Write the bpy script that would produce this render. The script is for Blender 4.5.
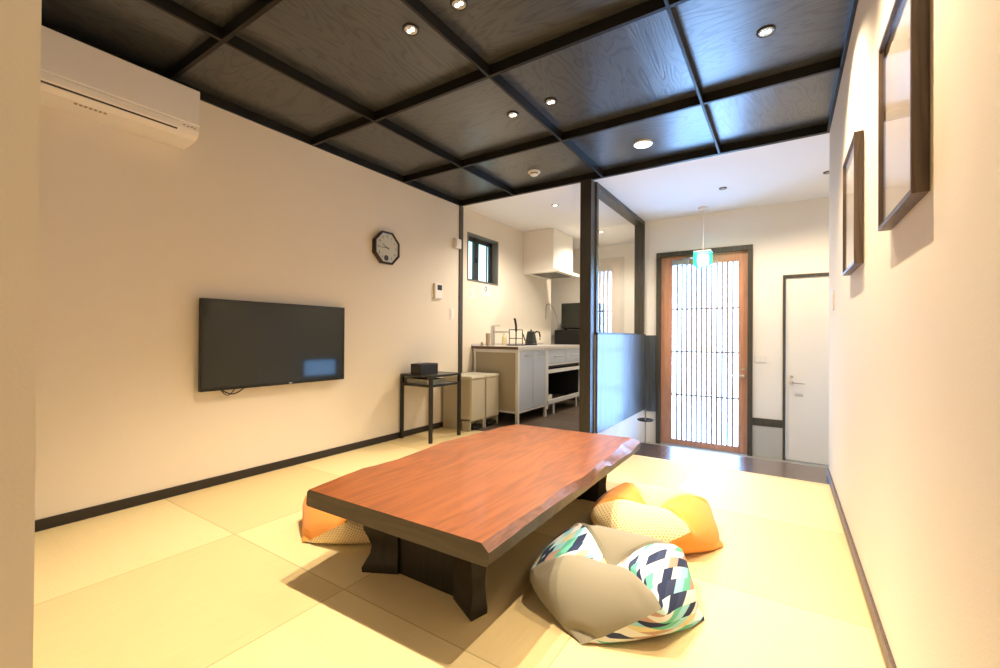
import bpy, bmesh, math, random
import numpy as np
from mathutils import Vector, Matrix

random.seed(7); np.random.seed(7)
for o in list(bpy.data.objects): bpy.data.objects.remove(o, do_unlink=True)
scn = bpy.context.scene
C = scn.collection
PI = math.pi

# ------------------------------------------------------------------ camera, world, exposure
cd = bpy.data.cameras.new('camera'); cam = bpy.data.objects.new('camera', cd); C.objects.link(cam)
yaw, pitch, roll, fpx = .5789, .006, .0067, 435.26
Fv = Vector((-math.sin(yaw)*math.cos(pitch), math.cos(yaw)*math.cos(pitch), math.sin(pitch)))
R0 = Vector((math.cos(yaw), math.sin(yaw), 0)); U0 = R0.cross(Fv)
Rv = R0*math.cos(roll) + U0*math.sin(roll); Uv = Rv.cross(Fv)
cam.matrix_world = Matrix(((Rv.x, Uv.x, -Fv.x, 0), (Rv.y, Uv.y, -Fv.y, 0), (Rv.z, Uv.z, -Fv.z, 1.0), (0, 0, 0, 1)))
cd.sensor_fit = 'HORIZONTAL'; cd.sensor_width = 36; cd.lens = 36*fpx/1000; cd.clip_start = .02
scn.camera = cam

wd = bpy.data.worlds.new('world'); scn.world = wd; wd.use_nodes = True
wd.node_tree.nodes['Background'].inputs[0].default_value = (.75, .86, 1, 1)
wd.node_tree.nodes['Background'].inputs[1].default_value = .6
vs = scn.view_settings
vs.view_transform = 'Standard'; vs.look = 'None'; vs.gamma = 1; vs.use_curve_mapping = False
vs.exposure = 0.66

WARM = (1.0, .80, .56)
P_SPOT = 70      # ceiling downlights, watts each
P_DOOR = 16.0     # brightness of the daylit glass of the front door

# ------------------------------------------------------------------ materials
def newmat(name):
    m = bpy.data.materials.new(name); m.use_nodes = True
    nt = m.node_tree; b = nt.nodes['Principled BSDF']
    return m, nt, b
def simple(name, col, rough=.5, metal=0, spec=.5, coat=0, bump=0, bscale=60):
    m, nt, b = newmat(name)
    b.inputs['Base Color'].default_value = (*col, 1); b.inputs['Roughness'].default_value = rough
    b.inputs['Metallic'].default_value = metal; b.inputs['Specular IOR Level'].default_value = spec
    b.inputs['Coat Weight'].default_value = coat
    if bump:
        tc = nt.nodes.new('ShaderNodeTexCoord'); n = nt.nodes.new('ShaderNodeTexNoise'); n.inputs['Scale'].default_value = bscale
        n.inputs['Detail'].default_value = 4
        bp = nt.nodes.new('ShaderNodeBump'); bp.inputs['Strength'].default_value = bump; bp.inputs['Distance'].default_value = .01
        nt.links.new(tc.outputs['Object'], n.inputs['Vector']); nt.links.new(n.outputs['Fac'], bp.inputs['Height'])
        nt.links.new(bp.outputs['Normal'], b.inputs['Normal'])
    return m
def emit(name, col, s):
    m, nt, b = newmat(name)
    b.inputs['Base Color'].default_value = (.8, .8, .8, 1)
    b.inputs['Emission Color'].default_value = (*col, 1); b.inputs['Emission Strength'].default_value = s
    return m
class NT:
    """small node helper"""
    def __init__(s, nt): s.nt = nt
    def n(s, t, **kw):
        x = s.nt.nodes.new(t)
        for k, v in kw.items(): setattr(x, k, v)
        return x
    def l(s, a, b): s.nt.links.new(a, b)
    def math(s, op, a, b=None, c=None):
        x = s.n('ShaderNodeMath', operation=op)
        for i, v in enumerate((a, b, c)):
            if v is None: continue
            if isinstance(v, (int, float)): x.inputs[i].default_value = v
            else: s.l(v, x.inputs[i])
        return x.outputs[0]
    def mix(s, fac, a, b):
        x = s.n('ShaderNodeMix', data_type='RGBA')
        for i, v in ((0, fac), (6, a), (7, b)):
            if isinstance(v, (int, float)): x.inputs[i].default_value = v
            elif isinstance(v, tuple): x.inputs[i].default_value = (*v, 1)
            else: s.l(v, x.inputs[i])
        return x.outputs[2]
    def ramp(s, fac, stops, const=False):
        r = s.n('ShaderNodeValToRGB'); cr = r.color_ramp
        if const: cr.interpolation = 'CONSTANT'
        while len(cr.elements) < len(stops): cr.elements.new(.5)
        for e, (p, c) in zip(cr.elements, stops): e.position = p; e.color = (*c, 1)
        s.l(fac, r.inputs[0]); return r.outputs[0]
    def obj(s): return s.n('ShaderNodeTexCoord').outputs['Object']
    def xyz(s, v):
        x = s.n('ShaderNodeSeparateXYZ'); s.l(v, x.inputs[0]); return x.outputs
    def comb(s, a, b, c):
        x = s.n('ShaderNodeCombineXYZ')
        for i, v in enumerate((a, b, c)):
            if isinstance(v, (int, float)): x.inputs[i].default_value = v
            else: s.l(v, x.inputs[i])
        return x.outputs[0]
    def bump(s, h, strength, dist, bsdf):
        b = s.n('ShaderNodeBump'); b.inputs['Strength'].default_value = strength; b.inputs['Distance'].default_value = dist
        s.l(h, b.inputs['Height']); s.l(b.outputs[0], bsdf.inputs['Normal'])

def wood(name, stops, axis='Y', scale=1.0, rough=.4, coat=0, bump=.15, boards=0, stretch=9, spec=.5):
    m, nt, b = newmat(name); N = NT(nt)
    x, y, z = N.xyz(N.obj())
    ax = {'X': x, 'Y': y, 'Z': z}
    cs = [N.math('MULTIPLY', ax[a], (1.0/stretch if a == axis else 1.0)*scale) for a in 'XYZ']
    v = N.comb(*cs)
    nz = N.n('ShaderNodeTexNoise'); nz.inputs['Scale'].default_value = 6; nz.inputs['Detail'].default_value = 5; nz.inputs['Distortion'].default_value = .6
    N.l(v, nz.inputs['Vector'])
    ring = N.math('FRACT', N.math('MULTIPLY', nz.outputs['Fac'], 9.0))
    ring = N.math('ABSOLUTE', N.math('SUBTRACT', ring, .5))
    fine = N.n('ShaderNodeTexNoise'); fine.inputs['Scale'].default_value = 70; fine.inputs['Detail'].default_value = 3
    cs2 = [N.math('MULTIPLY', ax[a], (.04 if a == axis else 1.0)*scale) for a in 'XYZ']
    N.l(N.comb(*cs2), fine.inputs['Vector'])
    f = N.math('ADD', N.math('MULTIPLY', ring, .75), N.math('MULTIPLY', fine.outputs['Fac'], .6))
    if boards:
        cross = x if axis != 'X' else y
        idx = N.math('FLOOR', N.math('MULTIPLY', cross, boards))
        wn = N.n('ShaderNodeTexWhiteNoise', noise_dimensions='1D'); N.l(idx, wn.inputs['W'])
        f = N.math('ADD', f, N.math('MULTIPLY', N.math('SUBTRACT', wn.outputs['Value'], .5), .3))
    col = N.ramp(f, stops); N.l(col, b.inputs['Base Color'])
    b.inputs['Roughness'].default_value = rough; b.inputs['Coat Weight'].default_value = coat; b.inputs['Coat Roughness'].default_value = .12
    b.inputs['Specular IOR Level'].default_value = spec
    if bump: N.bump(f, bump, .004, b)
    return m

M = {}
M['wall'] = simple('cream_plaster', (.77, .70, .585), .85, spec=.2, bump=.06, bscale=180)
M['wallwhite'] = simple('white_plaster', (.84, .80, .73), .85, spec=.2, bump=.06, bscale=180)
M['ceilwhite'] = simple('white_ceiling_paint', (.85, .85, .86), .9, spec=.2)
M['basewhite'] = simple('white_base_board', (.82, .82, .8), .5)
M['black_wood'] = wood('black_stained_wood', [(.2, (.012, .010, .008)), (.8, (.035, .029, .022))], 'Y', 1, .38, bump=.1)
M['black_beam'] = simple('black_stained_beam', (.007, .006, .005), .42, spec=.3, bump=.05, bscale=90)
M['beam_face'] = simple('grey_brown_beam', (.045, .038, .03), .35)
M['dark_trim'] = simple('dark_brown_trim', (.018, .014, .011), .45)
M['post'] = wood('charcoal_post_wood', [(.2, (.020, .019, .017)), (.8, (.040, .037, .032))], 'Z', 1.2, .38, bump=.08)
M['frame_wood'] = wood('dark_olive_frame_wood', [(.2, (.040, .036, .026)), (.8, (.085, .075, .055))], 'Z', 1.2, .4, bump=.08)
M['panel_wood'] = wood('dark_panel_wood', [(.2, (.045, .055, .065)), (.8, (.11, .13, .15))], 'Z', .8, .36, bump=.12, spec=.9, coat=.12)
M['table_top'] = wood('reddish_brown_wood', [(.1, (.15, .040, .007)), (.45, (.23, .064, .012)), (.95, (.32, .098, .020))], 'Y', .9, .40, coat=.2, bump=.10, boards=4.4, stretch=6)
M['table_side_shaded'] = wood('shaded_side_wood', [(.15, (.030, .020, .011)), (.9, (.060, .040, .022))], 'X', .9, .42, coat=.1, bump=.1)  # table wood with shade put into its colour for the unlit edge faces
M['bark'] = wood('bark_edge_wood', [(.15, (.085, .032, .016)), (.9, (.21, .085, .04))], 'Y', 2, .42, coat=.15, bump=.3, stretch=4)
M['table_leg'] = wood('black_brown_leg_wood', [(.2, (.008, .006, .004)), (.8, (.018, .014, .009))], 'Z', 1, .4, bump=.06, spec=.3)
M['door_wood'] = wood('orange_cypress_wood', [(.2, (.50, .24, .14)), (.8, (.64, .33, .20))], 'Z', 1.2, .4, bump=.05)
M['lattice'] = simple('dark_lattice_wood', (.34, .27, .25), .6)
M['strip_wood'] = wood('dark_step_board', [(.2, (.045, .027, .018)), (.8, (.10, .062, .042))], 'X', 1, .22, coat=.3, bump=.05)
M['kitchen_floor'] = wood('dark_plank_floor', [(.2, (.06, .042, .030)), (.8, (.15, .11, .08))], 'X', 1, .35, bump=.06, boards=8)
M['picture_frame'] = wood('walnut_picture_frame', [(.2, (.055, .034, .022)), (.8, (.13, .085, .055))], 'Z', 1.5, .4, bump=.08)
M['white_plastic'] = simple('white_plastic', (.80, .76, .70), .35)
M['white_door'] = simple('white_door_paint', (.83, .79, .72), .4)
M['grey_plastic'] = simple('grey_plastic', (.25, .25, .24), .4)
M['black_plastic'] = simple('black_plastic', (.010, .010, .010), .35, spec=.3)
M['black_matte'] = simple('black_matte', (.010, .010, .010), .6)
M['black_metal'] = simple('black_powder_coat', (.012, .011, .010), .38)
M['smoked'] = simple('dark_grey_shelf_board', (.075, .07, .062), .3)
M['screen'] = simple('dark_glossy_screen', (.018, .021, .016), .06, spec=.5)
M['lcd'] = simple('dark_lcd', (.03, .033, .026), .35, spec=.25)
M['chrome'] = simple('brushed_chrome', (.62, .62, .62), .25, metal=1)
M['steel'] = simple('pale_steel', (.70, .70, .70), .32, metal=.35)
M['silver_door'] = simple('pale_silver_cabinet_front', (.42, .47, .56), .28, metal=.15, coat=.3)
M['worktop'] = simple('steel_worktop', (.62, .58, .56), .3, metal=.4)
M['beige_panel'] = simple('beige_cabinet_panel', (.36, .32, .24), .5)
M['bin'] = simple('cream_bin_plastic', (.46, .42, .32), .4)
M['bin_lid'] = simple('pale_bin_lid', (.60, .57, .46), .35)
M['hood'] = simple('white_hood_enamel', (.85, .81, .74), .3)
M['filter'] = simple('grey_hood_filter', (.16, .15, .13), .4, metal=.5)
M['genkan'] = simple('grey_entrance_tile', (.36, .36, .34), .5, bump=.05, bscale=40)
M['grey_base'] = simple('grey_stone_base', (.50, .49, .44), .6, bump=.08, bscale=80)
M['paper'] = simple('white_paper', (.82, .79, .73), .7)
M['art'] = simple('pale_art_paper', (.66, .58, .50), .7)
M['dial'] = simple('ivory_clock_dial', (.55, .54, .45), .4)
M['clock_case'] = simple('dark_brown_clock_case', (.022, .012, .008), .3)
M['ink'] = simple('dark_ink', (.05, .045, .04), .6)
M['pale_ink'] = simple('grey_print', (.33, .28, .20), .6)
M['kettle'] = simple('black_kettle_enamel', (.022, .026, .026), .3)
M['soap'] = simple('pale_yellow_bottle', (.70, .62, .38), .25)
M['alu_window'] = simple('dark_bronze_aluminium', (.03, .032, .034), .4, metal=.3)
M['win_reveal'] = simple('grey_brown_window_casing', (.17, .155, .13), .45)
M['daylight'] = emit('frosted_glass_daylight', (.25, .52, 1.0), P_DOOR)
M['daylight_low'] = emit('low_window_daylight', (.22, .52, 1.0), 4.0)
M['daylight_win'] = emit('kitchen_window_daylight', (.36, .80, .92), 1.1)
M['lamp'] = emit('downlight_lamp', (1.0, .90, .70), 14)
M['led'] = emit('led_disc', (1.0, .94, .84), 5)
def shademat():
    m, nt, b = newmat('teal_glass_shade'); N = NT(nt)
    b.inputs['Base Color'].default_value = (.05, .55, .42, 1); b.inputs['Roughness'].default_value = .15
    b.inputs['Emission Color'].default_value = (.16, .62, .50, 1); b.inputs['Emission Strength'].default_value = .45
    out = [n for n in nt.nodes if n.type == 'OUTPUT_MATERIAL'][0]
    tr = N.n('ShaderNodeBsdfTransparent'); tr.inputs[0].default_value = (.55, .97, .88, 1)
    mx = N.n('ShaderNodeMixShader'); mx.inputs[0].default_value = .35
    N.l(tr.outputs[0], mx.inputs[1]); N.l(b.outputs[0], mx.inputs[2]); N.l(mx.outputs[0], out.inputs[0])
    return m
M['shade'] = shademat()
M['shade_core'] = emit('pendant_lamp_glow', (.85, 1, .95), 6)
M['reflector'] = simple('silver_reflector', (.75, .7, .6), .22, metal=.9)

def glassmat():
    m, nt, b = newmat('clear_glass'); nt.nodes.remove(b); N = NT(nt)
    out = [n for n in nt.nodes if n.type == 'OUTPUT_MATERIAL'][0]
    tr = N.n('ShaderNodeBsdfTransparent'); gl = N.n('ShaderNodeBsdfGlossy'); gl.inputs['Roughness'].default_value = .02
    fr = N.n('ShaderNodeFresnel'); fr.inputs['IOR'].default_value = 1.52
    mx = N.n('ShaderNodeMixShader')
    ge = N.n('ShaderNodeNewGeometry')   # reflect at the outer faces only, so the pane stays clear at glancing angles
    N.l(N.math('MULTIPLY', fr.outputs[0], N.math('SUBTRACT', 1.0, ge.outputs['Backfacing'])), mx.inputs[0]); N.l(tr.outputs[0], mx.inputs[1]); N.l(gl.outputs[0], mx.inputs[2]); N.l(mx.outputs[0], out.inputs[0])
    return m
M['glass'] = glassmat()

def tatami():
    m, nt, b = newmat('tatami_mats'); N = NT(nt)
    x, y, z = N.xyz(N.obj())
    gx = N.math('DIVIDE', N.math('SUBTRACT', x, -3.163), .856); gy = N.math('DIVIDE', N.math('SUBTRACT', y, 1.108), .865)
    ix = N.math('FLOOR', gx); iy = N.math('FLOOR', gy)
    par = N.math('FLOORED_MODULO', N.math('ADD', ix, iy), 2.0)
    fx = N.math('FRACT', gx); fy = N.math('FRACT', gy)
    edge = N.math('MINIMUM', N.math('MINIMUM', fx, N.math('SUBTRACT', 1, fx)), N.math('MINIMUM', fy, N.math('SUBTRACT', 1, fy)))
    seam = N.math('LESS_THAN', edge, .0028)
    u = N.n('ShaderNodeMix', data_type='FLOAT'); N.l(par, u.inputs[0]); N.l(x, u.inputs[2]); N.l(y, u.inputs[3])
    w = N.n('ShaderNodeMix', data_type='FLOAT'); N.l(par, w.inputs[0]); N.l(y, w.inputs[2]); N.l(x, w.inputs[3])
    nz = N.n('ShaderNodeTexNoise'); nz.inputs['Scale'].default_value = 1; nz.inputs['Detail'].default_value = 2
    N.l(N.comb(N.math('MULTIPLY', u.outputs[0], 260), N.math('MULTIPLY', w.outputs[0], 6), 0), nz.inputs['Vector'])
    rib = N.math('SINE', N.math('MULTIPLY', u.outputs[0], 520))
    c0 = N.mix(nz.outputs['Fac'], (.60, .47, .24), (.70, .56, .30)); c1 = N.mix(nz.outputs['Fac'], (.66, .54, .29), (.77, .64, .36))
    c = N.mix(par, c0, c1); c = N.mix(seam, c, (.45, .34, .17))
    N.l(c, b.inputs['Base Color']); b.inputs['Roughness'].default_value = .55; b.inputs['Specular IOR Level'].default_value = .25
    N.bump(N.math('SUBTRACT', N.math('MULTIPLY', rib, .15), N.math('MULTIPLY', seam, 2.0)), .25, .002, b)
    return m
M['tatami'] = tatami()

def ceiling_panels():
    m, nt, b = newmat('black_stained_ceiling_panels'); N = NT(nt)
    x, y, z = N.xyz(N.obj())
    gx = N.math('DIVIDE', N.math('SUBTRACT', x, -2.43), .99); gy = N.math('DIVIDE', N.math('SUBTRACT', y, 1.086), .985)
    par = N.math('FLOORED_MODULO', N.math('ADD', N.math('FLOOR', gx), N.math('FLOOR', gy)), 2.0)
    idn = N.math('ADD', N.math('MULTIPLY', N.math('FLOOR', gx), 3.7), N.math('MULTIPLY', N.math('FLOOR', gy), 9.1))
    u = N.n('ShaderNodeMix', data_type='FLOAT'); N.l(par, u.inputs[0]); N.l(x, u.inputs[2]); N.l(y, u.inputs[3])
    w = N.n('ShaderNodeMix', data_type='FLOAT'); N.l(par, w.inputs[0]); N.l(y, w.inputs[2]); N.l(x, w.inputs[3])
    nz = N.n('ShaderNodeTexNoise'); nz.inputs['Scale'].default_value = 2.2; nz.inputs['Detail'].default_value = 3; nz.inputs['Distortion'].default_value = .5
    N.l(N.comb(N.math('MULTIPLY', u.outputs[0], 1.6), N.math('MULTIPLY', w.outputs[0], .38), idn), nz.inputs['Vector'])
    ring = N.math('SINE', N.math('MULTIPLY', nz.outputs['Fac'], 130))
    ring = N.math('POWER', N.math('MULTIPLY', N.math('ADD', ring, 1), .5), 4.0)
    fn = N.n('ShaderNodeTexNoise'); fn.inputs['Scale'].default_value = 1; fn.inputs['Detail'].default_value = 3
    N.l(N.comb(N.math('MULTIPLY', u.outputs[0], 170), N.math('MULTIPLY', w.outputs[0], 5), 0), fn.inputs['Vector'])
    h = N.math('ADD', N.math('MULTIPLY', ring, -.7), N.math('MULTIPLY', fn.outputs['Fac'], .7))
    col = N.ramp(N.math('ADD', h, .5), [(.1, (.018, .019, .019)), (.9, (.050, .053, .051))]); N.l(col, b.inputs['Base Color'])
    b.inputs['Roughness'].default_value = .32; b.inputs['Specular IOR Level'].default_value = 1.0; b.inputs['Coat Weight'].default_value = .2; b.inputs['Coat Roughness'].default_value = .24
    N.bump(h, .28, .0016, b)
    return m
M['ceiling_panels'] = ceiling_panels()

def fabric(name, col, amt=.18, scale=220):
    m, nt, b = newmat(name); N = NT(nt)
    uv = N.n('ShaderNodeTexCoord').outputs['UV']
    nz = N.n('ShaderNodeTexNoise'); nz.inputs['Scale'].default_value = scale; nz.inputs['Detail'].default_value = 2
    N.l(uv, nz.inputs['Vector'])
    lo = tuple(c*(1-amt) for c in col); hi = tuple(min(1, c*(1+amt)) for c in col)
    N.l(N.ramp(nz.outputs['Fac'], [(.3, lo), (.7, hi)]), b.inputs['Base Color'])
    b.inputs['Roughness'].default_value = .9; b.inputs['Specular IOR Level'].default_value = .15; b.inputs['Sheen Weight'].default_value = .15
    N.bump(nz.outputs['Fac'], .2, .002, b)
    return m
M['linen'] = fabric('grey_beige_linen', (.265, .245, .185))
M['orange'] = fabric('orange_cotton', (.80, .33, .07), .06)

def patchwork():
    m, nt, b = newmat('geometric_print_cotton'); N = NT(nt)
    x, y, z = N.xyz(N.n('ShaderNodeTexCoord').outputs['UV'])
    rows = N.math('MULTIPLY', N.math('ADD', y, N.math('MULTIPLY', x, .38)), 8.0)
    r = N.math('FLOOR', rows)
    wr = N.n('ShaderNodeTexWhiteNoise', noise_dimensions='1D'); N.l(r, wr.inputs['W'])
    skew = N.math('MULTIPLY', N.math('SUBTRACT', N.math('FRACT', rows), .5), 1.0)
    cols = N.math('ADD', N.math('ADD', N.math('MULTIPLY', x, 6.0), N.math('MULTIPLY', wr.outputs['Value'], 5)), skew)
    ci = N.math('FLOOR', cols)
    wc = N.n('ShaderNodeTexWhiteNoise', noise_dimensions='2D'); N.l(N.comb(ci, r, 0), wc.inputs['Vector'])
    W = (.68, .71, .72)
    pick = N.math('FRACT', N.math('ADD', N.math('ADD', N.math('MULTIPLY', ci, .618), N.math('MULTIPLY', r, .377)), N.math('MULTIPLY', wc.outputs['Value'], .16)))
    col = N.ramp(pick, [(0, W), (.11, (.030, .042, .10)), (.27, W), (.38, (.30, .62, .72)), (.50, W), (.58, (.44, .30, .24)), (.66, (.50, .74, .80)), (.76, W), (.80, (.045, .06, .13)), (.88, (.13, .46, .36)), (.95, (.62, .58, .36))], True)
    N.l(col, b.inputs['Base Color'])
    b.inputs['Roughness'].default_value = .85; b.inputs['Specular IOR Level'].default_value = .15
    return m
M['patchwork'] = patchwork()

def dotted():
    m, nt, b = newmat('dotted_cream_cotton'); N = NT(nt)
    x, y, z = N.xyz(N.n('ShaderNodeTexCoord').outputs['UV'])
    a = N.math('MULTIPLY', x, 24); c = N.math('MULTIPLY', y, 24)
    off = N.math('MULTIPLY', N.math('FLOORED_MODULO', N.math('FLOOR', c), 2.0), .5)
    fa = N.math('SUBTRACT', N.math('FRACT', N.math('ADD', a, off)), .5); fc = N.math('SUBTRACT', N.math('FRACT', c), .5)
    d = N.math('SQRT', N.math('ADD', N.math('MULTIPLY', fa, fa), N.math('MULTIPLY', fc, fc)))
    dot = N.math('LESS_THAN', d, .24)
    N.l(N.mix(dot, (.84, .70, .42), (.46, .26, .10)), b.inputs['Base Color'])
    b.inputs['Roughness'].default_value = .9; b.inputs['Specular IOR Level'].default_value = .15
    return m
M['dotted'] = dotted()

# ------------------------------------------------------------------ mesh helpers (all in world coordinates)
def origin(o):
    v = Vector((0, 0, 0))
    while o: v += o.location; o = o.parent
    return v
def obj(name, bm, mat, parent=None, smooth=False):
    me = bpy.data.meshes.new(name)
    if parent: bmesh.ops.translate(bm, verts=bm.verts, vec=-origin(parent))
    bmesh.ops.recalc_face_normals(bm, faces=bm.faces)
    for f in bm.faces: f.smooth = smooth
    bm.to_mesh(me); bm.free()
    for mm in (mat if isinstance(mat, (list, tuple)) else [mat]): me.materials.append(mm)
    if smooth: me.set_sharp_from_angle(angle=math.radians(40))
    o = bpy.data.objects.new(name, me); C.objects.link(o); o.parent = parent
    return o
def B(): return bmesh.new()
def box(bm, lo, hi, bev=0, mi=0):
    lo = Vector(lo); hi = Vector(hi)
    r = bmesh.ops.create_cube(bm, size=1, matrix=Matrix.Translation((lo+hi)/2) @ Matrix.Diagonal((*(hi-lo), 1)))
    if bev:
        es = list({e for v in r['verts'] for e in v.link_edges})
        bmesh.ops.bevel(bm, geom=es, offset=bev, segments=2, affect='EDGES', profile=.5)
    return bm
def bx(lo, hi, bev=0): return box(B(), lo, hi, bev)
def cyl(bm, p, q, r, r2=None, seg=20, caps=True):
    p = Vector(p); q = Vector(q); d = q-p
    m = Matrix.Translation((p+q)/2) @ d.to_track_quat('Z', 'Y').to_matrix().to_4x4()
    bmesh.ops.create_cone(bm, cap_ends=caps, segments=seg, radius1=r, radius2=r if r2 is None else r2, depth=d.length, matrix=m)
    return bm
def lathe(bm, prof, c, seg=28):
    """profile [(r, z)] turned about the vertical through c"""
    rings = []
    for r, z in prof:
        rings.append([bm.verts.new((c[0]+r*math.cos(2*PI*k/seg), c[1]+r*math.sin(2*PI*k/seg), c[2]+z)) for k in range(seg)])
    for a, b_ in zip(rings, rings[1:]):
        for k in range(seg): bm.faces.new((a[k], a[(k+1) % seg], b_[(k+1) % seg], b_[k]))
    if prof[0][0] > 1e-6: bm.faces.new(rings[0][::-1])
    if prof[-1][0] > 1e-6: bm.faces.new(rings[-1])
    bmesh.ops.remove_doubles(bm, verts=bm.verts, dist=1e-6)
    return bm
def tube(bm, pts, r, seg=8):
    pts = [Vector(p) for p in pts]; rings = []
    up = Vector((0, 0, 1))
    for i, p in enumerate(pts):
        t = (pts[min(i+1, len(pts)-1)]-pts[max(i-1, 0)]).normalized()
        a = t.cross(up)
        if a.length < 1e-3: a = t.cross(Vector((1, 0, 0)))
        a.normalize(); b_ = a.cross(t)
        rings.append([bm.verts.new(p+r*(a*math.cos(2*PI*k/seg)+b_*math.sin(2*PI*k/seg))) for k in range(seg)])
    for A, D in zip(rings, rings[1:]):
        for k in range(seg): bm.faces.new((A[k], A[(k+1) % seg], D[(k+1) % seg], D[k]))
    bm.faces.new(rings[0][::-1]); bm.faces.new(rings[-1])
    return bm
def prism(bm, poly, axis, a, b_):
    """polygon in the other two axes, extruded along axis from a to b"""
    def P(p, t): return {'X': (t, p[0], p[1]), 'Y': (p[0], t, p[1]), 'Z': (p[0], p[1], t)}[axis]
    A = [bm.verts.new(P(p, a)) for p in poly]; D = [bm.verts.new(P(p, b_)) for p in poly]
    bm.faces.new(A[::-1]); bm.faces.new(D)
    n = len(poly)
    for k in range(n): bm.faces.new((A[k], A[(k+1) % n], D[(k+1) % n], D[k]))
    return bm
def text_bm(s, size, mat4, depth=.0006):
    cu = bpy.data.curves.new('t', 'FONT'); cu.body = s; cu.size = size; cu.align_x = 'CENTER'; cu.align_y = 'CENTER'; cu.extrude = depth
    o = bpy.data.objects.new('t', cu); C.objects.link(o)
    dg = bpy.context.evaluated_depsgraph_get()
    me = bpy.data.meshes.new_from_object(o.evaluated_get(dg))
    bm = B(); bm.from_mesh(me); bm.transform(mat4)
    bpy.data.objects.remove(o); bpy.data.curves.remove(cu); bpy.data.meshes.remove(me)
    return bm
def join(dst, src):
    me = bpy.data.meshes.new('j'); src.to_mesh(me); src.free(); dst.from_mesh(me); bpy.data.meshes.remove(me)
def tag(o, label, cat, group=None):
    o['label'] = label; o['category'] = cat
    if group: o['group'] = group
    return o
def thing(name, label, cat, loc, group=None):
    o = bpy.data.objects.new(name, None); C.objects.link(o); o.location = loc; o.empty_display_size = .1
    return tag(o, label, cat, group)
def struct(name, bm, mat, parent=None, smooth=False):
    o = obj(name, bm, mat, parent, smooth)
    if not parent: o['kind'] = 'structure'
    return o
def structempty(name, loc):
    o = bpy.data.objects.new(name, None); C.objects.link(o); o.location = loc; o['kind'] = 'structure'
    return o
def dup(root, loc, label=None, group=None):
    r = root.copy(); C.objects.link(r); r.location = loc
    if label: r['label'] = label
    if group: r['group'] = group
    for ch in list(root.children):
        c = ch.copy(); C.objects.link(c); c.parent = r
        for g in list(ch.children):
            d = g.copy(); C.objects.link(d); d.parent = c
    return r

# ------------------------------------------------------------------ the room
XL, XR, ZC, ZP = -3.163, .274, 2.514, 2.575
Y0, YT, YS, YB = .16, 3.746, 4.217, 5.787     # near wall, tatami end, step edge, entrance back wall
GZ = -.35                                    # entrance floor level
KX0, KY1, PX0, PX1 = -3.7, 7.0, -1.65, -1.53

struct('floor', bx((-3.3, -1.3, -.06), (.40, YT, 0)), M['tatami'])
struct('floor', bx((KX0, YT, -.06), (PX0+.06, KY1, -.002)), M['kitchen_floor'])
struct('floor', bx((PX0+.06, YT, GZ), (.40, YS, -.001)), M['strip_wood'])
struct('floor', bx((PX1, YS, GZ-.06), (1.1, YB+.2, GZ)), M['genkan'])

# left wall with the kitchen window opening
WY0, WY1, WZ0, WZ1 = 4.114, 4.780, 1.668, 2.246
bm = B()
box(bm, (XL-.14, Y0-.12, -.02), (XL, WY0, ZP)); box(bm, (XL-.14, WY1, -.02), (XL, 6.34, ZP))
box(bm, (XL-.14, WY0, -.02), (XL, WY1, WZ0)); box(bm, (XL-.14, WY0, WZ1), (XL, WY1, ZP))
struct('wall_left', bm, M['wall'])
struct('wall_recess', box(bx((KX0, 6.20, 0), (XL-.14, 6.34, ZC)), (KX0-.1, 6.2, 0), (KX0, KY1, ZC)), M['wallwhite'])
struct('wall_kitchen', bx((KX0-.1, KY1, -.02), (PX1, KY1+.1, ZC)), M['wallwhite'])
struct('wall_right', bx((XR, -1.3, -.02), (XR+.12, 4.0, ZP)), M['wall'])
struct('wall_near', bx((XL-.14, .045, -.02), (-.90, Y0, ZP)), M['wall'])
struct('wall_hall', box(bx((-1.15, -1.3, -.02), (-1.02, .045, ZP)), (-1.15, -1.42, -.02), (.4, -1.3, ZP)), M['wall'])
struct('wall_entrance', box(box(box(bx((1.1, 4.0, GZ), (1.2, 4.65, ZC)), (1.1, 5.40, GZ), (1.2, YB+.1, ZC)), (1.1, 4.65, GZ), (1.2, 5.40, .23)), (1.1, 4.65, .56), (1.2, 5.40, ZC)), M['wallwhite'])
struct('wall_side', bx((XR+.12, 3.88, GZ), (1.2, 4.0, ZC)), M['wallwhite'])
# entrance back wall with two door openings
DX0, DX1, DZ1 = -1.376, -.306, 2.08
EX0, EX1, EZ1 = -.015, .83, 1.705
bm = B()
box(bm, (PX1, YB, GZ), (DX0, YB+.14, ZC)); box(bm, (DX0, YB, DZ1), (DX1, YB+.14, ZC)); box(bm, (DX1, YB, GZ), (EX0, YB+.14, ZC))
box(bm, (EX0, YB, EZ1), (EX1, YB+.14, ZC)); box(bm, (EX1, YB, GZ), (1.1, YB+.14, ZC))
struct('wall_back', bm, M['wallwhite'])
struct('wall_partition', box(box(bx((PX0, YB, GZ), (PX1, KY1, ZC)), (PX0, 4.05, GZ), (PX1, YB, .07)), (PX0, 4.05, .07), (PX1-.012, YB, 1.02)), M['basewhite'])

struct('ceiling', bx((XL-.14, .04, ZP), (XR+.12, 3.99, ZP+.08)), M['ceiling_panels'])
struct('ceiling', bx((KX0-.1, 3.99, ZC), (1.2, KY1+.1, ZC+.14)), M['ceilwhite'])
struct('ceiling', bx((-1.15, -1.42, ZP), (XR+.12, .04, ZP+.08)), M['ceilwhite'])
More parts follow.
